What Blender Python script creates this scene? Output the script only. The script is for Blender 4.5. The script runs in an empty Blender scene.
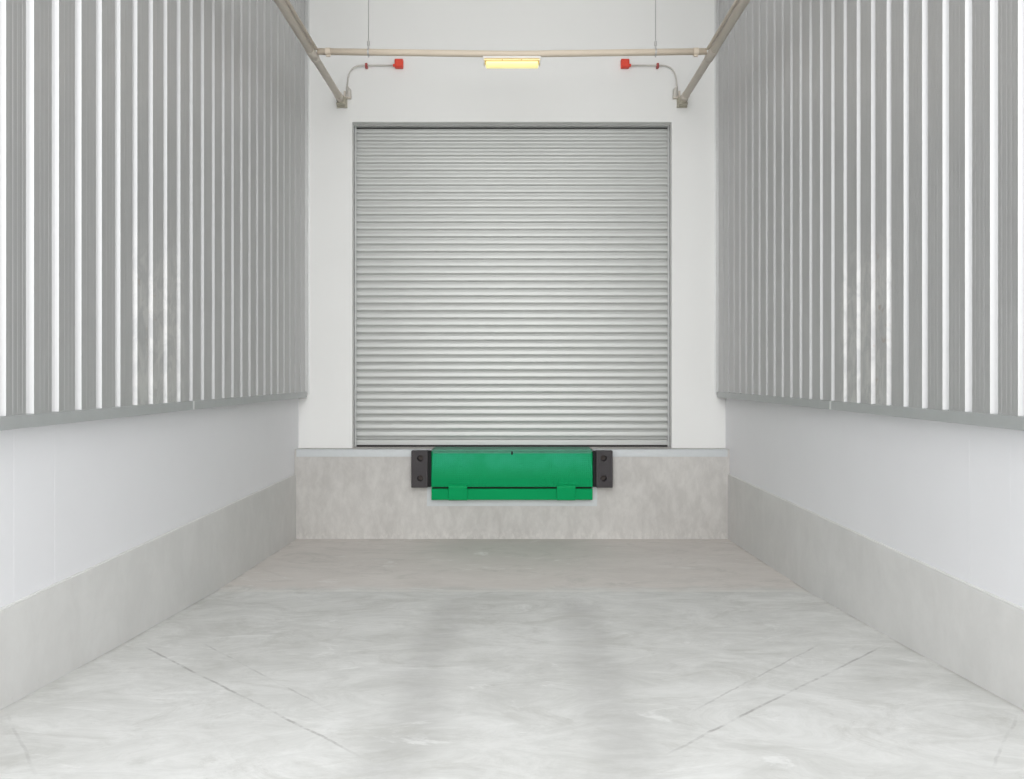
import bpy, bmesh, math, random
from mathutils import Vector, Matrix
random.seed(4)
S = bpy.context.scene
C = S.collection
CAMZ = 1.935            # eye height above the pit floor at the dock
PI = math.pi

# ------------------------------------------------------------------ helpers
def obj(name, bm, mat, parent=None, smooth=False, bevel=0.0, seg=2):
    me = bpy.data.meshes.new(name)
    bmesh.ops.recalc_face_normals(bm, faces=bm.faces)
    if smooth:
        for f in bm.faces: f.smooth = True
    bm.to_mesh(me); bm.free()
    o = bpy.data.objects.new(name, me); C.objects.link(o)
    me.materials.append(mat)
    if parent is not None: o.parent = parent
    if bevel:
        m = o.modifiers.new('bevel', 'BEVEL'); m.width = bevel; m.segments = seg
        m.limit_method = 'ANGLE'; m.angle_limit = math.radians(40)
    return o
def thing(name, label, cat, loc, group=None):
    o = bpy.data.objects.new(name, None); C.objects.link(o)
    o.location = loc; o.empty_display_size = .1
    o['label'] = label; o['category'] = cat
    if group: o['group'] = group
    return o
def struct(name, bm, mat, **k):
    o = obj(name, bm, mat, **k); o['kind'] = 'structure'; return o
def box(bm, x0, x1, y0, y1, z0, z1):
    v = [bm.verts.new((x, y, z)) for x in (x0, x1) for y in (y0, y1) for z in (z0, z1)]
    for f in ((0,1,3,2),(4,6,7,5),(0,4,5,1),(2,3,7,6),(0,2,6,4),(1,5,7,3)):
        bm.faces.new([v[i] for i in f])
def tube(bm, pts, r, n=20, caps=True):
    """round tube through pts; r is a number or one radius per point"""
    pts = [Vector(p) for p in pts]
    rs = r if isinstance(r, (list, tuple)) else [r]*len(pts)
    rings = []; up = None
    for i, p in enumerate(pts):
        if i == 0: d = pts[1]-p
        elif i == len(pts)-1: d = p-pts[-2]
        else:
            a = p-pts[i-1]; b = pts[i+1]-p
            d = (a.normalized() if a.length > 1e-9 else b) + (b.normalized() if b.length > 1e-9 else a)
        d.normalize()
        if up is None: up = Vector((0,0,1)) if abs(d.z) < .9 else Vector((0,1,0))
        s = d.cross(up).normalized(); up = s.cross(d).normalized()
        rings.append([bm.verts.new(p + rs[i]*(math.cos(2*PI*k/n)*s + math.sin(2*PI*k/n)*up)) for k in range(n)])
    for a, b in zip(rings, rings[1:]):
        for k in range(n): bm.faces.new((a[k], a[(k+1)%n], b[(k+1)%n], b[k]))
    if caps: bm.faces.new(rings[0]); bm.faces.new(rings[-1][::-1])
def prism_x(bm, prof, x0, x1):
    """closed (y,z) outline extruded along x"""
    a = [bm.verts.new((x0, y, z)) for y, z in prof]; b = [bm.verts.new((x1, y, z)) for y, z in prof]
    n = len(prof)
    for i in range(n): bm.faces.new((a[i], a[(i+1)%n], b[(i+1)%n], b[i]))
    bm.faces.new(a[::-1]); bm.faces.new(b)
def prism_z(bm, prof, z0, z1):
    a = [bm.verts.new((x, y, z0)) for x, y in prof]; b = [bm.verts.new((x, y, z1)) for x, y in prof]
    n = len(prof)
    for i in range(n): bm.faces.new((a[i], a[(i+1)%n], b[(i+1)%n], b[i]))
    bm.faces.new(a[::-1]); bm.faces.new(b)
def NB(): return bmesh.new()

# ---------------------------------------------------------------- materials
class G:
    def __init__(s, name):
        s.m = bpy.data.materials.new(name); s.m.use_nodes = True
        s.t = s.m.node_tree; s.n = s.t.nodes; s.l = s.t.links
        s.b = s.n['Principled BSDF']
        s.pos = s.n.new('ShaderNodeNewGeometry').outputs['Position']
    def scale(s, v, sc):
        n = s.n.new('ShaderNodeVectorMath'); n.operation = 'MULTIPLY'
        s.l.new(v, n.inputs[0]); n.inputs[1].default_value = sc; return n.outputs[0]
    def noise(s, sc, vec=None, detail=6, rough=.6, dist=0):
        n = s.n.new('ShaderNodeTexNoise'); n.inputs['Scale'].default_value = sc
        n.inputs['Detail'].default_value = detail; n.inputs['Roughness'].default_value = rough
        n.inputs['Distortion'].default_value = dist
        s.l.new(vec or s.pos, n.inputs['Vector']); return n.outputs['Fac']
    def math(s, op, a, b=0.0, c=None, clamp=False):
        n = s.n.new('ShaderNodeMath'); n.operation = op; n.use_clamp = clamp
        for i, v in enumerate((a, b, c)):
            if v is None: continue
            if isinstance(v, (int, float)): n.inputs[i].default_value = v
            else: s.l.new(v, n.inputs[i])
        return n.outputs[0]
    def ramp(s, v, lo, hi, a=0.0, b=1.0):
        n = s.n.new('ShaderNodeMapRange'); n.interpolation_type = 'SMOOTHSTEP'
        s.l.new(v, n.inputs[0])
        for i, x in enumerate((lo, hi, a, b)): n.inputs[i+1].default_value = x
        return n.outputs[0]
    def mix(s, f, a, b):
        n = s.n.new('ShaderNodeMix'); n.data_type = 'RGBA'
        for i, v in ((0, f), (6, a), (7, b)):
            if isinstance(v, (int, float)): n.inputs[i].default_value = v
            elif isinstance(v, tuple): n.inputs[i].default_value = (*v, 1)
            else: s.l.new(v, n.inputs[i])
        return n.outputs[2]
    def xyz(s):
        n = s.n.new('ShaderNodeSeparateXYZ'); s.l.new(s.pos, n.inputs[0]); return n.outputs
    def out(s, col, rough=.6, metal=0.0, bump=None, strength=.2, dist=.005, spec=None):
        i = s.b.inputs
        if isinstance(col, tuple): i['Base Color'].default_value = (*col, 1)
        else: s.l.new(col, i['Base Color'])
        if isinstance(rough, (int, float)): i['Roughness'].default_value = rough
        else: s.l.new(rough, i['Roughness'])
        i['Metallic'].default_value = metal
        if spec is not None: i['Specular IOR Level'].default_value = spec
        if bump is not None:
            n = s.n.new('ShaderNodeBump'); n.inputs['Strength'].default_value = strength
            n.inputs['Distance'].default_value = dist
            s.l.new(bump, n.inputs['Height']); s.l.new(n.outputs[0], i['Normal'])
        return s.m
def plain(name, col, rough=.5, metal=0.0, amt=.06, sc=14, spec=None):
    g = G(name); f = g.noise(sc)
    c2 = tuple(max(0, c*(1-amt)) for c in col); c3 = tuple(min(1, c*(1+amt*.6)) for c in col)
    return g.out(g.mix(f, c2, c3), rough, metal, spec=spec)

def concrete(name, a, b, pits=.3, stain=(.42,.38,.34), stretch=(1,1,1), dock=False):
    g = G(name); p = g.scale(g.pos, stretch)
    big = g.ramp(g.noise(1.3, p, 5, .65, .4), .32, .68)
    mid = g.ramp(g.noise(6, p, 8, .7, .3), .35, .68)
    f = g.math('ADD', g.math('MULTIPLY', big, .45), g.math('MULTIPLY', mid, .55))
    c = g.mix(f, a, b)
    st = g.ramp(g.noise(3.0, g.scale(g.pos, (1.6, 1.6, .45)), 7, .7, .6), .54, .78, 0, .26 if dock else .14)
    c = g.mix(st, c, stain)
    v = g.n.new('ShaderNodeTexVoronoi'); v.inputs['Scale'].default_value = 26; g.l.new(p, v.inputs['Vector'])
    pit = g.math('MULTIPLY', g.ramp(v.outputs['Distance'], .0, .16, 1, 0), g.ramp(g.noise(4, p), .52, .62))
    c = g.mix(g.math('MULTIPLY', pit, pits), c, (.25,.24,.22))
    if dock:      # pale efflorescence and rough casting edge low on the dock face
        z = g.xyz()[2]
        low = g.math('MULTIPLY', g.ramp(z, .02, .17, 1, 0), g.ramp(g.noise(13, p, 6, .7), .45, .62))
        c = g.mix(g.math('MULTIPLY', low, .45), c, (.74,.72,.69))
    return g.out(c, .85, 0, g.math('ADD', g.noise(40, p, 8, .7), g.math('MULTIPLY', pit, -1.2)), .35, .004, .3)

M = {}
M['wall'] = plain('white_render', (.84,.84,.825), .75, amt=.018, sc=2)
g = G('white_insulated_panel')
f = g.noise(1.5)
M['panel'] = g.out(g.mix(f, (.80,.80,.82), (.85,.85,.87)), .55, 0, g.noise(6), .03, .003)
M['kerb'] = concrete('kerb_concrete', (.64,.635,.62), (.725,.72,.705), .12, (.63,.59,.555), (.45,.45,.35))
M['dock'] = concrete('dock_concrete', (.49,.475,.455), (.63,.615,.59), .35, (.42,.395,.37), (1.5,1.5,.8), True)

# floor: trowelled concrete slab with soft dark bands, cracks, a joint across the bay
g = G('floor_concrete')
X, Y, Z = g.xyz()
ax = g.math('ABSOLUTE', X)
p = g.scale(g.pos, (1, 1, 1)); ps = g.scale(g.pos, (.7, 1.25, 1))
big = g.ramp(g.noise(.8, g.pos, 5, .6, .5), .3, .7)
st = g.ramp(g.noise(2.6, g.scale(g.pos, (.75, 1.2, 1)), 10, .78, .9), .34, .68)
fine = g.noise(18, ps, 6, .75)
f = g.math('ADD', g.math('ADD', g.math('MULTIPLY', big, .35), g.math('MULTIPLY', st, .45)), g.math('MULTIPLY', fine, .25))
c = g.mix(f, (.54,.54,.515), (.82,.82,.805))
# reddish older slab behind the joint at Y = 7.3
old = g.ramp(g.math('ADD', Y, g.math('MULTIPLY', g.math('SUBTRACT', g.noise(3.5), .5), .5)), 7.2, 7.55)
c = g.mix(g.math('MULTIPLY', old, .62), c, g.mix(g.noise(2.2, ps, 6, .7, .6), (.61,.55,.51), (.84,.775,.735)))
# greenish-grey darker patch in front of the leveller, stronger towards the dock
pn = g.noise(2.5, g.pos, 5, .6)
dx = g.math('ADD', ax, g.math('MULTIPLY', pn, .7))
dock_patch = g.math('MULTIPLY', g.ramp(dx, .75, 1.65, 1, 0), g.ramp(Y, 7.5, 9.6))
c = g.mix(g.math('MULTIPLY', dock_patch, .50), c, (.50,.50,.465))
# soft dark bands, one each side of the middle
xs = g.math('ADD', ax, g.math('MULTIPLY', g.math('SUBTRACT', g.noise(1.6, g.pos, 4, .6), .5), .35))
band = g.math('MULTIPLY', g.ramp(g.math('ABSOLUTE', g.math('SUBTRACT', xs, .50)), .03, .24, 1, 0), g.ramp(Y, 7.2, 6.6))
band = g.math('MULTIPLY', band, g.ramp(g.noise(5, g.scale(g.pos, (.5, 2.2, 1)), 6, .7), .25, .65, .35, 1))
c = g.mix(g.math('MULTIPLY', band, .42), c, (.42,.415,.405))
# pale laitance patches
pale = g.ramp(g.noise(2.1, g.scale(g.pos, (.7, 1.2, 1)), 7, .7, 1.2), .58, .70)
c = g.mix(g.math('MULTIPLY', pale, .5), c, (.90,.90,.89))
mott = g.ramp(g.noise(1.7, g.scale(g.pos, (.8, 1.1, 1)), 9, .75, 1.6), .50, .66)
c = g.mix(g.math('MULTIPLY', mott, .36), c, (.46,.455,.42))
speck = g.ramp(g.noise(9, ps, 8, .8, .5), .64, .74)
c = g.mix(g.math('MULTIPLY', speck, .4), c, (.36,.35,.335))
# diagonal cracks:  |x| = a + b*(Y)   fading out at their ends
wob = g.math('MULTIPLY', g.math('SUBTRACT', g.noise(2.0, g.pos, 6, .7), .5), .05)
def crack(x0, y0, x1, y1, w, amt):
    global c
    L = math.hypot(x1-x0, y1-y0); ux, uy = (x1-x0)/L, (y1-y0)/L
    a_ = g.math('SUBTRACT', ax, x0); b_ = g.math('SUBTRACT', Y, y0)
    t = g.math('ADD', g.math('MULTIPLY', a_, ux), g.math('MULTIPLY', b_, uy))
    d = g.math('ABSOLUTE', g.math('ADD', g.math('SUBTRACT', g.math('MULTIPLY', a_, uy), g.math('MULTIPLY', b_, ux)), wob))
    k = g.math('MULTIPLY', g.ramp(d, w*.3, w, 1, 0), g.math('MULTIPLY', g.ramp(t, -.05, .25), g.ramp(t, L-.3, L+.1, 1, 0)))
    k = g.math('MULTIPLY', k, g.ramp(g.noise(6, g.pos, 5, .7), .38, .6, .12, 1))
    c = g.mix(g.math('MULTIPLY', k, amt), c, (.30,.29,.28))
crack(2.42, 5.52, .66, 3.64, .012, .62)
crack(2.05, 5.60, .85, 4.15, .010, .35)
crack(2.50, 4.20, 1.9, 3.4, .010, .22)
# the joint itself: pale line with a dark edge
jl = g.math('ABSOLUTE', g.math('ADD', g.math('SUBTRACT', Y, 7.30), g.math('MULTIPLY', g.math('SUBTRACT', g.noise(4), .5), .04)))
c = g.mix(g.math('MULTIPLY', g.ramp(jl, .015, .05, 1, 0), .35), c, (.82,.80,.76))
# uneven darker line where slab meets the kerbs
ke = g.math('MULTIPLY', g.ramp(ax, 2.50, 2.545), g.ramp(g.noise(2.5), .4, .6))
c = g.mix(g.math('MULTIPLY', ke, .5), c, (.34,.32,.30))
M['floor'] = g.out(c, .8, 0, g.math('ADD', g.noise(30, ps, 8, .7), g.math('MULTIPLY', st, .5)), .25, .004, .35)

# galvanised cladding
g = G('galvanised_cladding')
X, Y, Z = g.xyz()
f = g.noise(3.0, g.scale(g.pos, (1, 5, .35)), 5, .6)
c = g.mix(f, (.50,.50,.50), (.585,.585,.585))
zz = g.ramp(g.noise(2.2, g.scale(g.pos, (1, 1, .6)), 3, .5), .4, .6)
patch = g.math('MULTIPLY', g.math('MULTIPLY', g.ramp(g.math('ABSOLUTE', g.math('SUBTRACT', Y, 5.95)), .35, .50, 1, 0), g.ramp(Z, 2.55, 3.05, 1, 0)),
               g.ramp(g.noise(5.5, g.scale(g.pos, (1, 1.4, 1)), 6, .65, .8), .38, .62))
c = g.mix(g.math('MULTIPLY', patch, .55), c, (.76,.75,.73))
pb = g.math('MULTIPLY', g.ramp(g.math('ABSOLUTE', g.math('SUBTRACT', Y, 5.75)), .1, .2, 1, 0), g.ramp(g.noise(9), .60, .68))
pb = g.math('MULTIPLY', pb, g.ramp(g.math('ABSOLUTE', g.math('SUBTRACT', Z, 2.3)), .3, .6, 1, 0))
c = g.mix(g.math('MULTIPLY', pb, .5), c, (.42,.32,.26))
M['clad'] = g.out(c, g.ramp(f, 0, 1, .38, .46), .62)
M['rail'] = plain('galvanised_rail', (.50,.515,.515), .5, .45, .08, 7)
M['edge'] = plain('pale_edge_strip', (.80,.80,.78), .6, 0, .04)
M['flash'] = plain('corner_flashing', (.72,.725,.72), .45, .4)
M['shutter'] = plain('grey_shutter_steel', (.495,.505,.49), .40, .26, .03, 3)
M['guide'] = plain('guide_rail_steel', (.46,.47,.465), .45, .4)
M['rubber_seal'] = plain('black_seal_and_gap', (.03,.025,.025), .7)
M['frame'] = plain('pale_steel_frame', (.58,.605,.615), .5, .15, .06, 20)
M['soil'] = plain('white_ceiling_sheet', (.80,.80,.78), .8)
M['bumper'] = plain('black_rubber', (.038,.033,.036), .62, 0, .25, 30)
M['bumper_dark'] = plain('dark_gap_and_eye', (.006,.007,.008), .8)
M['bolt'] = plain('worn_bolt_steel', (.075,.058,.05), .6, .2, .2, 60)
M['green'] = plain('green_paint', (.0,.31,.10), .5, 0, .06, 8, .08)
M['green_deck'] = plain('worn_green_deck', (.055,.27,.17), .5, 0, .25, 12)
g = G('green_tread_paint')       # raised square tread on the hinged lip
X, Y, Z = g.xyz()
sx = g.math('SINE', g.math('MULTIPLY', X, 2*PI/.0235)); sz = g.math('SINE', g.math('MULTIPLY', Z, 2*PI/.0235))
tr = g.math('MAXIMUM', g.ramp(sx, .1, .8), g.ramp(sz, .1, .8))
upper_light = g.math('MULTIPLY', g.ramp(Z, .74, .95), g.ramp(g.noise(5), .25, .7, .4, 1))  # light on the up-facing upper lip, painted as paler green
c = g.mix(g.math('MULTIPLY', upper_light, .75), (.0,.31,.105), (.03,.42,.235))
c = g.mix(g.math('MULTIPLY', g.math('SUBTRACT', 1.0, tr), .30), c, (0,.2,.07))
M['tread'] = g.out(c, .5, 0, tr, .5, .004, .1)
M['black_gap'] = plain('pit_shade', (.015,.03,.02), .8)
M['pipe'] = plain('beige_pipe_paint', (.68,.59,.48), .6, 0, .05, 5)
M['pipe_light'] = plain('pale_beige_conduit', (.86,.77,.66), .42, 0, .05, 5)
M['pipe2'] = plain('taupe_pipe_paint', (.74,.67,.58), .42, 0, .08, 5)
M['coupling'] = plain('pipe_coupling', (.66,.60,.53), .5, .1, .1, 30)
M['bracket'] = plain('olive_grey_bracket', (.46,.43,.35), .5, .1, .12, 30)
M['conduit'] = plain('grey_conduit', (.58,.55,.51), .4, .2)
M['galv'] = plain('galvanised_rod', (.50,.49,.48), .4, .5)
M['red'] = plain('red_box_enamel', (.78,.055,.02), .45)
M['dkred'] = plain('dark_red_clip', (.40,.07,.06), .5)
M['white_metal'] = plain('white_enamel', (.88,.86,.85), .4)
g = G('glowing_yellow_diffuser')
g.out((.95,.86,.38), .3)
g.b.inputs['Emission Color'].default_value = (1.0,.86,.36,1)
g.b.inputs['Emission Strength'].default_value = .55
M['lens'] = g.m
g = G('lit_tube'); g.out((.9,.78,.45), .4)
g.b.inputs['Emission Color'].default_value = (1,.93,.58,1); g.b.inputs['Emission Strength'].default_value = .25
M['tube'] = g.m
M['amber'] = plain('amber_reflector', (.80,.62,.24), .5)

# ------------------------------------------------------------------ setting
NEAR = 2.1               # where the bay opens on the yard
# floor (slightly ramped towards the yard)
prof = [(10.25,0.0),(9.2,.028),(8.4,.050),(7.3,.080),(6.8,.108),(5.4,.190),(4.22,.272),(3.0,.350),(NEAR,.41)]
bm = NB()
rows = []
for y, z in prof: rows.append([bm.verts.new((x, y, z)) for x in (-2.7, -1.35, 0, 1.35, 2.7)])
for a, b in zip(rows, rows[1:]):
    for i in range(4): bm.faces.new((a[i], a[i+1], b[i+1], b[i]))
ya = [bm.verts.new((x, NEAR, .41)) for x in (-14, 14)]; yb = [bm.verts.new((x, -16, .41)) for x in (-14, 14)]
l = rows[-1]
bm.faces.new((ya[0], *l, ya[1], yb[1], yb[0]))
struct('floor', bm, M['floor'])

# concrete kerbs
for side, s in (('left', -1), ('right', 1)):
    bm = NB(); box(bm, *sorted((s*2.54, s*2.95)), NEAR, 10.6, -.1, .762)
    k = struct('baseboard_'+side, bm, M['kerb'], bevel=.004)
    bm = NB(); box(bm, *sorted((s*2.543, s*2.70)), NEAR+.01, 10.0, .762, .770)
    obj('pale_top_strip', bm, M['edge'], k, bevel=.002)

# back wall with the shutter opening
OX, OZ = 1.9145, 4.968
TOP = 7.4
bm = NB()
box(bm, -3.0, -OX, 10.19, 10.75, 1.059, TOP); box(bm, OX, 3.0, 10.19, 10.75, 1.059, TOP)
box(bm, -OX, OX, 10.19, 10.75, OZ, TOP)
box(bm, -OX, OX, 10.60, 10.75, 1.0, OZ)
struct('wall_back', bm, M['wall'])

# side walls: corrugated upper sheet, white lower panel
PITCH, Y0 = .2418, 4.137
CR, VA = 2.464, 2.504
def clad_profile():
    pts = []
    k = -12
    while True:
        y = Y0 + PITCH*k
        if y > 10.17: break
        if y - .1 > NEAR:
            for dy, w in ((-.056, VA), (-.033, VA), (-.021, CR+.030), (-.009, CR+.017), (.0025, CR),
                          (.040, CR), (.044, CR+.0014), (.058, CR+.0014), (.062, CR), (.082, CR), (.087, CR+.0010), (.097, CR+.0010), (.102, CR),
                          (.122, CR), (.126, CR+.0014), (.140, CR+.0014), (.144, CR), (.172, CR), (.178, VA)):
                if y+dy < 10.185: pts.append((w, y+dy))
        k += 1
    return pts
cp = clad_profile()
for side, s in (('left', -1), ('right', 1)):
    bm = NB()
    z0, z1 = 1.735, TOP
    ys = cp[0][1]; ye = cp[-1][1]
    outline = [(s*w, y) for w, y in cp] + [(s*2.53, ye), (s*2.53, ys)]
    a = [bm.verts.new((x, y, z0)) for x, y in outline]; b = [bm.verts.new((x, y, z1)) for x, y in outline]
    n = len(outline)
    for i in range(n): bm.faces.new((a[i], a[(i+1)%n], b[(i+1)%n], b[i]))
    w = struct('wall_'+side, bm, M['clad'])
    bm = NB(); box(bm, *sorted((s*2.56, s*2.90)), NEAR, 10.6, .770, 1.70)
    # joints between the panels: a slim raised lip each
    for yj in (4.37, 4.76, 3.6, 2.6):
        box(bm, *sorted((s*2.5594, s*2.57)), yj-.002, yj+.002, .772, 1.69)
    obj('lower_panel', bm, M['panel'], w)
    bm = NB(); box(bm, *sorted((s*2.531, s*2.90)), NEAR, 10.18, 1.70, TOP)
    obj('backing_wall', bm, M['panel'], w)
    # base rail under the corrugated sheet
    bm = NB()
    prism = [(s*2.45, 1.668), (s*2.45, 1.735), (s*2.555, 1.741), (s*2.555, 1.668)]
    for ya_, yb_ in ((NEAR, 6.55), (6.553, 10.155)):
        a = [bm.verts.new((x, ya_, z)) for x, z in prism]; b = [bm.verts.new((x, yb_, z)) for x, z in prism]
        for i in range(4): bm.faces.new((a[i], a[(i+1)%4], b[(i+1)%4], b[i]))
        bm.faces.new(a[::-1]); bm.faces.new(b)
    t = struct('trim_%d' % (1 if s < 0 else 2), bm, M['rail'], bevel=.003)
    bm = NB(); box(bm, *sorted((s*2.448, s*2.4505)), 6.53, 6.56, 1.67, 1.733)
    obj('joint_cover', bm, M['flash'], t)
    # corner flashing where sheet meets white wall
    bm = NB(); box(bm, *sorted((s*2.445, s*2.53)), 10.150, 10.160, 1.70, TOP)
    box(bm, *sorted((s*2.440, s*2.449)), 10.150, 10.19, 1.70, TOP)
    box(bm, *sorted((s*2.425, s*2.44)), 10.184, 10.19, 1.70, TOP)
    struct('trim_%d' % (3 if s < 0 else 4), bm, M['flash'])

bm = NB(); box(bm, -3.0, 3.0, NEAR, 10.75, TOP, TOP+.2)
struct('ceiling', bm, M['soil'])

# ------------------------------------------------------------ roller shutter
door = bpy.data.objects.new('door_1', None); C.objects.link(door); door.location = (0, 10.37, 1.059); door['kind'] = 'structure'
def local(bm, o):
    bmesh.ops.translate(bm, verts=bm.verts, vec=-Vector(o.location)); return bm
bm = NB()
zb, zt = 1.150, 4.938
N = 42; P = (zt-zb)/N
sl = []
shape = [(0.0,.0045),(.03,.015),(.08,.0185),(.26,.0155),(.44,.0035),(.48,.0008),(.56,.000),(.70,.0006),(.84,.0020),(.94,.0036)]
for i in range(N):
    for t, d in shape: sl.append((10.36+d, zb + P*(i+t)))     # t runs upward
sl.append((10.372, zt))
W = 1.897
a = [bm.verts.new((-W, y, z)) for y, z in sl]; b = [bm.verts.new((W, y, z)) for y, z in sl]
for i in range(len(sl)-1):
    fc = bm.faces.new((a[i], b[i], b[i+1], a[i+1]))
# thickness
ba = [bm.verts.new((x, 10.385, z)) for x, z in ((-W, zb), (W, zb), (W, zt), (-W, zt))]
bm.faces.new(ba)
obj('slat_curtain', local(bm, door), M['shutter'], door)
bm = NB(); prism_x(bm, [(10.352,1.083),(10.352,1.118),(10.362,1.146),(10.385,1.150),(10.385,1.083)], -W, W)
obj('bottom_bar', local(bm, door), M['shutter'], door, bevel=.003)
bm = NB(); box(bm, -W, W, 10.362, 10.39, 1.0595, 1.083)
obj('rubber_seal', local(bm, door), M['rubber_seal'], door)
for s in (-1, 1):
    bm = NB()
    box(bm, *sorted((s*1.889, s*1.914)), 10.322, 10.330, 1.0595, OZ)
    box(bm, *sorted((s*1.908, s*1.914)), 10.322, 10.42, 1.0595, OZ)
    box(bm, *sorted((s*1.889, s*1.914)), 10.40, 10.42, 1.0595, OZ)
    obj('guide_rail', local(bm, door), M['guide'], door, bevel=.0015)
bm = NB(); prism_x(bm, [(10.318,OZ),(10.318,4.956),(10.345,4.948),(10.352,4.952),(10.42,4.952),(10.42,OZ)], -OX, OX)
obj('head_plate', local(bm, door), M['guide'], door)
bm = NB(); box(bm, -W, W, 10.377, 10.40, zt-.01, 4.952)  # black strip stands in for the shade in the gap above the slats
obj('shadow_gap_strip', local(bm, door), M['rubber_seal'], door)

# -------------------------------------------------------------- dock platform
DT = 1.059
LX = .945
dock = thing('concrete_dock', 'weathered pale concrete loading dock step spanning the bay below the grey shutter', 'loading dock', (0, 10.3, 0))
bm = NB()
box(bm, -2.60, -LX, 10.0, 10.6, -.05, DT); box(bm, LX, 2.60, 10.0, 10.6, -.05, DT)
box(bm, -LX, LX, 10.0, 10.6, -.05, .47)
box(bm, -LX, LX, 10.36, 10.6, .47, DT)
obj('concrete_face', local(bm, dock), M['dock'], dock)
for s in (-1, 1):
    bm = NB()
    box(bm, *sorted((s*LX, s*2.535)), 9.994, 10.002, DT-.085, DT+.002)
    box(bm, *sorted((s*LX, s*2.535)), 9.994, 10.07, DT, DT+.003)
    obj('edge_angle', local(bm, dock), M['frame'], dock)
bm = NB()
box(bm, -1.0, -LX, 9.99, 10.001, .394, DT-.085); box(bm, LX, 1.0, 9.99, 10.001, .394, DT-.085)
box(bm, -LX, LX, 9.99, 10.001, .394, .47)
obj('pit_frame', local(bm, dock), M['frame'], dock)

# -------------------------------------------------------------- dock leveler
lev = thing('dock_leveler', 'green steel dock leveler with hinged tread lip set in the concrete dock', 'dock leveler', (0, 10.0, DT-.58))
LW = .936
bm = NB(); box(bm, -LW, LW, 9.965, 10.355, DT-.018, DT)
obj('deck', local(bm, lev), M['green_deck'], lev, bevel=.002)
bm = NB()
n = 24
for i in range(n):
    x0 = -LW + 2*LW*i/n
    tube(bm, [(x0+.003, 9.955, 1.022), (x0+2*LW/n-.003, 9.955, 1.022)], .015 if i % 2 else .013, 12)
box(bm, -LW, LW, 9.965, 9.985, .99, DT-.019)
obj('hinge', local(bm, lev), M['green_deck'], lev)
bm = NB()
prism_x(bm, [(9.950,1.016),(9.936,1.018),(9.872,.775),(9.866,.735),(9.868,.637),(9.886,.637),(9.884,.735),(9.890,.775)], -LW, LW)
obj('hinged_lip', local(bm, lev), M['tread'], lev, bevel=.002)
bm = NB(); prism_x(bm, [(9.868,.612),(9.872,.490),(9.880,.482),(9.95,.482),(9.95,.500),(9.888,.500),(9.888,.595),(9.95,.595),(9.95,.612)], -LW, LW)
obj('front_beam', local(bm, lev), M['green'], lev, bevel=.002)
for s in (-1, 1):
    bm = NB()
    prism_x(bm, [(9.846,.655),(9.838,.625),(9.842,.490),(9.868,.478),(9.868,.665)], *sorted((s*.520, s*.735)))
    obj('lip_keeper', local(bm, lev), M['green'], lev, bevel=.003)
    bm = NB(); box(bm, *sorted((s*(LW-.008), s*LW)), 9.90, 10.34, .49, DT-.02)
    obj('side_plate', local(bm, lev), M['green'], lev)
bm = NB(); box(bm, -LW+.01, LW-.01, 9.93, 9.94, .50, .98)  # near-black sheet stands in for the shade behind the slot
obj('pit_shade_sheet', local(bm, lev), M['black_gap'], lev)
bm = NB(); tube(bm, [(0,9.94,1.034),(0,9.927,1.030),(0,9.922,1.018),(0,9.928,1.010)], .010, 10)
obj('lifting_eye', local(bm, lev), M['bumper_dark'], lev, smooth=True)

# -------------------------------------------------------------- dock bumpers
def bumper(s, lab):
    t = thing('dock_bumper', lab, 'dock bumper', (s*1.07, 9.95, .626), 'rubber bumpers beside the green leveler')
    bm = NB(); box(bm, *sorted((s*.978, s*1.170)), 9.868, 9.989, .626, 1.053)
    o = obj('rubber_block', local(bm, t), M['bumper'], t, bevel=.006)
    holes = (.735, .968)
    cb = NB()
    for z in holes: tube(cb, [(s*1.065, 9.80, z), (s*1.065, 9.95, z)], .036, 28)
    cut = obj('cut', local(cb, t), M['bumper'])
    cut.location = t.location
    md = o.modifiers.new('holes', 'BOOLEAN'); md.object = cut; md.solver = 'EXACT'
    bpy.context.view_layer.update()
    dg = bpy.context.evaluated_depsgraph_get()
    me = bpy.data.meshes.new_from_object(o.evaluated_get(dg))
    o.modifiers.clear(); o.data = me
    if not me.materials: me.materials.append(M['bumper'])
    bpy.data.objects.remove(cut)
    for z in holes:
        bm = NB()
        tube(bm, [(s*1.065, 9.940, z), (s*1.065, 9.9495, z)], .028, 24)
        tube(bm, [(s*1.065, 9.928, z), (s*1.065, 9.940, z)], .017, 6)
        obj('bolt', local(bm, t), M['bolt'], t)
    bm = NB(); box(bm, *sorted((s*.945, s*.9775)), 9.905, 9.987, .630, 1.050)  # dark block stands in for the shadow gap and side next to the rubber
    obj('side_gap_shade', local(bm, t), M['bumper_dark'], t)
bumper(-1, 'black rubber bumper with two bolt holes, at the left end of the green leveler')
bumper(1, 'black rubber bumper with two bolt holes, at the right end of the green leveler')

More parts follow.
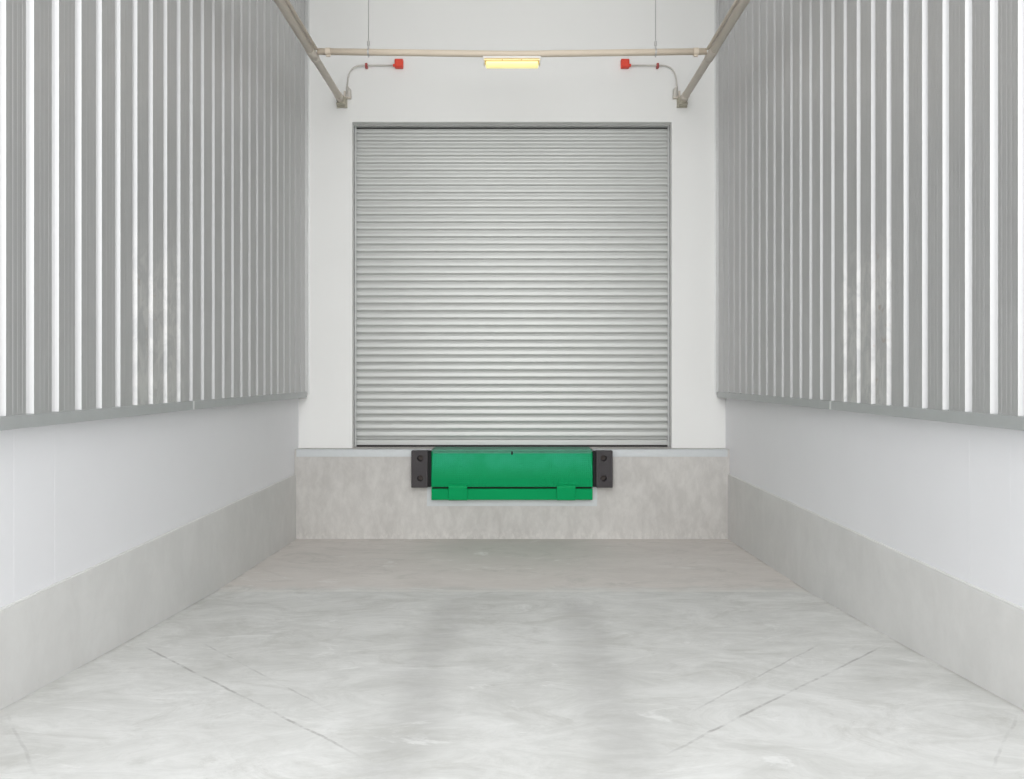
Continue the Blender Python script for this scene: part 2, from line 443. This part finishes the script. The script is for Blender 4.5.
# ------------------------------------------------------- pipework under the roof
PX, PZ, BY = 2.035, CAMZ+3.275, 8.67
R = .033
RS = .041
names = {-1: 'left', 1: 'right'}
for s in (-1, 1):
    t = thing('sprinkler_pipe', 'taupe pipe running out from the white wall along the %s corrugated wall' % names[s], 'pipe', (s*PX, 9.0, PZ), 'pipes along the corrugated walls')
    bm = NB(); tube(bm, [(s*PX, NEAR+.3, PZ), (s*PX, 10.12, PZ)], RS, 28)
    obj('pipe_run', local(bm, t), M['pipe2'], t, smooth=False)
    for f in t.children[-1].data.polygons: f.use_smooth = len(f.vertices) == 4
    bm = NB(); tube(bm, [(s*(PX-.052), NEAR+.3, PZ+.028), (s*(PX-.052), 8.60, PZ+.028)], .016, 14)
    obj('side_conduit', local(bm, t), M['pipe_light'], t, smooth=True)
    bm = NB()
    tube(bm, [(s*PX, BY-.075, PZ), (s*PX, BY-.07, PZ), (s*PX, BY+.07, PZ), (s*PX, BY+.075, PZ)], [RS+.001, RS+.006, RS+.006, RS+.001], 24)
    obj('tee_fitting', local(bm, t), M['coupling'], t, smooth=True)
    for yy in (BY-.10, BY+.10, 9.96):
        bm = NB(); tube(bm, [(s*PX, yy-.022, PZ), (s*PX, yy+.022, PZ)], RS+.006, 24)
        obj('coupling', local(bm, t), M['coupling'], t, bevel=.002)
    # wall bracket: plate, saddle and bolts at the end of the pipe
    bm = NB()
    box(bm, *sorted((s*(PX-.062), s*(PX+.058))), 10.165, 10.19, PZ-.075, PZ+.045)
    box(bm, *sorted((s*(PX-.055), s*(PX+.052))), 10.09, 10.170, PZ-.062, PZ-.036)
    tube(bm, [(s*PX, 10.08, PZ), (s*PX, 10.168, PZ)], RS+.012, 24)
    tube(bm, [(s*(PX-.048), 10.12, PZ-.09), (s*(PX-.048), 10.12, PZ+.035)], .008, 10)
    tube(bm, [(s*(PX+.044), 10.12, PZ-.09), (s*(PX+.044), 10.12, PZ+.035)], .008, 10)
    obj('wall_bracket', local(bm, t), M['bracket'], t, bevel=.002)

# branch pipe across, falling slightly to the middle
def bz(x): return CAMZ + 3.300 - .028*(1-min(1, abs(x)/2.0))
t = thing('sprinkler_branch_pipe', 'beige horizontal pipe crossing the bay above the shutter, carrying the yellow light', 'pipe', (0, BY, bz(0)))
bm = NB(); tube(bm, [(-PX+.0535, BY, bz(-2)), (-1.0, BY, bz(1)), (0, BY, bz(0)), (1.0, BY, bz(1)), (PX-.0535, BY, bz(2))], R, 28)
o = obj('pipe_run', local(bm, t), M['pipe'], t)
for f in o.data.polygons: f.use_smooth = len(f.vertices) == 4
for s in (-1, 1):
    bm = NB()
    tube(bm, [(s*1.85, BY, bz(1.85)), (s*1.90, BY, bz(1.9))], R+.006, 24)
    box(bm, *sorted((s*1.855, s*1.895)), BY-.01, BY+.01, bz(1.87)-R-.018, bz(1.87)-R+.01)
    obj('coupling', local(bm, t), M['pipe'], t, bevel=.002)

# hanger rods
for s in (-1, 1):
    x = s*1.464; zp = bz(x)
    t = thing('hanger_rod', 'thin steel rod holding up the beige cross pipe, %s of the yellow light' % names[s], 'hanger rod', (x, BY, zp+R), 'rods holding up the beige cross pipe')
    bm = NB(); tube(bm, [(x, BY, zp+R+.04), (x, BY, TOP)], .0045, 10)
    obj('rod', local(bm, t), M['galv'], t, smooth=True)
    bm = NB(); tube(bm, [(x, BY, zp+R+.025), (x, BY, zp+R+.034), (x, BY, zp+R+.075), (x, BY, zp+R+.084)], [.006, .013, .013, .006], 12)
    obj('swivel_nut', local(bm, t), M['galv'], t)
    bm = NB()
    ring = [(x, BY+(R+.003)*math.sin(2*PI*i/28), zp+(R+.003)*math.cos(2*PI*i/28)) for i in range(29)]
    for (a0, b0) in zip(ring, ring[1:]):
        n0 = Vector((0, a0[1]-BY, a0[2]-zp)).normalized(); n1 = Vector((0, b0[1]-BY, b0[2]-zp)).normalized()
        p0, p1 = Vector(a0), Vector(b0)
        dx = Vector((.008, 0, 0))
        vs = [bm.verts.new(q) for q in (p0-dx, p0+dx, p1+dx, p1-dx, p0-dx+n0*.003, p0+dx+n0*.003, p1+dx+n1*.003, p1-dx+n1*.003)]
        for f in ((0,1,2,3),(4,5,6,7),(0,3,7,4),(1,2,6,5)): bm.faces.new([vs[i] for i in f])
    box(bm, x-.008, x+.008, BY-.005, BY+.005, zp+R+.003, zp+R+.028)
    box(bm, x-.006, x+.006, BY-.006, BY+.006, zp-R-.018, zp-R-.004)
    obj('pipe_ring', local(bm, t), M['galv'], t)

# light fixture under the middle of the branch pipe
lz = bz(0)-R
t = thing('bulkhead_light', 'glowing yellow bulkhead light in a white housing under the beige cross pipe', 'light', (0, BY, lz))
bm = NB()
prism_x(bm, [(BY-.062, lz-.028), (BY-.052, lz-.004), (BY+.052, lz-.004), (BY+.062, lz-.028)], -.295, .295)
obj('housing', local(bm, t), M['white_metal'], t, bevel=.004)
bm = NB()
prism_x(bm, [(BY-.056, lz-.0285), (BY-.058, lz-.055), (BY+.058, lz-.055), (BY+.056, lz-.0285)], -.278, .278)
obj('reflector', local(bm, t), M['amber'], t, bevel=.004)
bm = NB()
n = 10
pr = [(BY-.062*math.cos(PI*i/n), lz-.056-.052*math.sin(PI*i/n)**.8) for i in range(n+1)]
prism_x(bm, pr, -.268, .268)
o = obj('diffuser', local(bm, t), M['lens'], t, bevel=.018, seg=4)
bm = NB()
for q in (-.195, 0, .195):
    tube(bm, [(q-.092, BY-.064, lz-.047), (q+.092, BY-.064, lz-.047)], .005, 10)
obj('lamp_tube', local(bm, t), M['tube'], t)
for s in (-1, 1):
    bm = NB(); prism_x(bm, [(BY-.055, lz-.075), (BY-.060, lz-.028), (BY+.060, lz-.028), (BY+.055, lz-.075)], *sorted((s*.2785, s*.290)))
    obj('end_cap', local(bm, t), M['white_metal'], t, bevel=.004)

# red boxes with their bent conduits
SC = 850.0
def wp(px, py, Y=10.15): return ((px-512)/SC*Y, Y, CAMZ+(375-py)/SC*Y)
for s in (-1, 1):
    m = lambda u, py, Y=10.155: (s*(u)/SC*Y, Y, CAMZ+(375-py)/SC*Y)
    bx, _, bzz = m(113, 63.8)
    t = thing('junction_box', 'small square red box on the white wall, %s of the yellow light' % names[s], 'junction box', (bx, 10.19, bzz-.05), 'red boxes high on the white wall')
    bm = NB(); box(bm, bx-.050, bx+.050, 10.125, 10.189, bzz-.052, bzz+.052)
    obj('box_body', local(bm, t), M['red'], t, bevel=.010, seg=3)
    bm = NB(); box(bm, bx-.040, bx+.040, 10.119, 10.126, bzz-.042, bzz+.042)
    lid = obj('lid', local(bm, t), M['red'], t, bevel=.003)
    for qx, qz in ((-.032,-.034),(.032,-.034),(-.032,.034),(.032,.034)):
        bm = NB(); tube(bm, [(bx+qx, 10.115, bzz+qz), (bx+qx, 10.120, bzz+qz)], .004, 8)
        obj('screw', local(bm, t), M['dkred'], lid)
    bm = NB(); tube(bm, [(bx+s*.050, 10.155, bzz-.018), (bx+s*.070, 10.155, bzz-.018)], .017, 14)
    obj('gland', local(bm, t), M['red'], t)
    x0, _, z0 = m(163.2, 92)
    t = thing('bent_conduit', 'thin grey conduit bending down from the red box to the %s wall pipe' % names[s], 'conduit', (x0, 10.155, z0), 'bent conduits beside the red boxes')
    zc = bzz-.018
    path = [(bx+s*.0705, 10.155, zc), m(145, 65.6), m(152, 65.9)]
    for u, y in ((155.5,66.3),(158.3,67.6),(160.6,69.7),(162.3,72.3),(163.4,75.3),(164.2,79),(164.6,83),(164.9,87.5)): path.append(m(u, y))
    path[1] = (path[1][0], path[1][1], zc); path[2] = (path[2][0], path[2][1], zc-.002)
    bm = NB(); tube(bm, path, .0085, 14)
    obj('conduit_run', local(bm, t), M['conduit'], t, smooth=True)
    cx, cy, cz = m(145.6, 67)
    bm = NB(); box(bm, cx-.014, cx+.014, 10.132, 10.189, zc-.034, zc+.022)
    obj('saddle_clip', local(bm, t), M['dkred'], t, bevel=.004)
    bm = NB()
    tube(bm, [m(164.8, 86.5), m(164.2, 88.5), m(163.2, 90.5), m(163.0, 96.3), m(163.2, 97.6)], [.015, .022, .030, .030, .033], 18)
    obj('conduit_adaptor', local(bm, t), M['conduit'], t, bevel=.001)
    bm = NB()
    box(bm, *sorted((m(161, 97)[0], m(168, 97)[0])), 10.13, 10.18, m(0, 98.6)[2], m(0, 96.4)[2])
    tube(bm, [m(167.3, 91, 10.155), m(167.3, 96.5, 10.155)], .012, 12)
    obj('elbow_fitting', local(bm, t), M['coupling'], t, bevel=.002)

# -------------------------------------------------------------------- light
w = bpy.data.worlds.new('overcast'); S.world = w; w.use_nodes = True
bgn = w.node_tree.nodes['Background']
bgn.inputs[0].default_value = (.97,.985,1.0,1); bgn.inputs[1].default_value = 2.4
def area(name, loc, rot, sx, sy, power, col):
    L = bpy.data.lights.new(name, 'AREA'); L.shape = 'RECTANGLE'; L.size = sx; L.size_y = sy
    L.energy = power; L.color = col
    o = bpy.data.objects.new(name, L); C.objects.link(o); o.location = loc; o.rotation_euler = rot
    return o
area('ceiling_fill', (0, 7.0, TOP-.06), (0, 0, 0), 4.4, 5.5, 10, (1.0,.985,.955))  # unseen fill light, added under the ceiling to brighten the bay

L = bpy.data.lights.new('hazy_sun', 'SUN'); L.energy = 1.38; L.angle = math.radians(50); L.color = (1.0,.99,.975)
o = bpy.data.objects.new('hazy_sun', L); C.objects.link(o); o.location = (0, -8, 8)
o.rotation_euler = (math.radians(90-8), 0, 0)

# ------------------------------------------------------------------- camera
cam = bpy.data.cameras.new('camera'); co = bpy.data.objects.new('camera', cam); C.objects.link(co)
co.location = (0, 0, CAMZ); co.rotation_euler = (PI/2, 0, 0)
cam.sensor_fit = 'HORIZONTAL'; cam.sensor_width = 36; cam.lens = 36*850/1024
cam.shift_y = -(389.5-375)/1024
cam.clip_end = 200
S.camera = co
S.view_settings.view_transform = 'Standard'; S.view_settings.look = 'None'
S.view_settings.gamma = 1; S.view_settings.use_curve_mapping = False
S.view_settings.exposure = 0.11
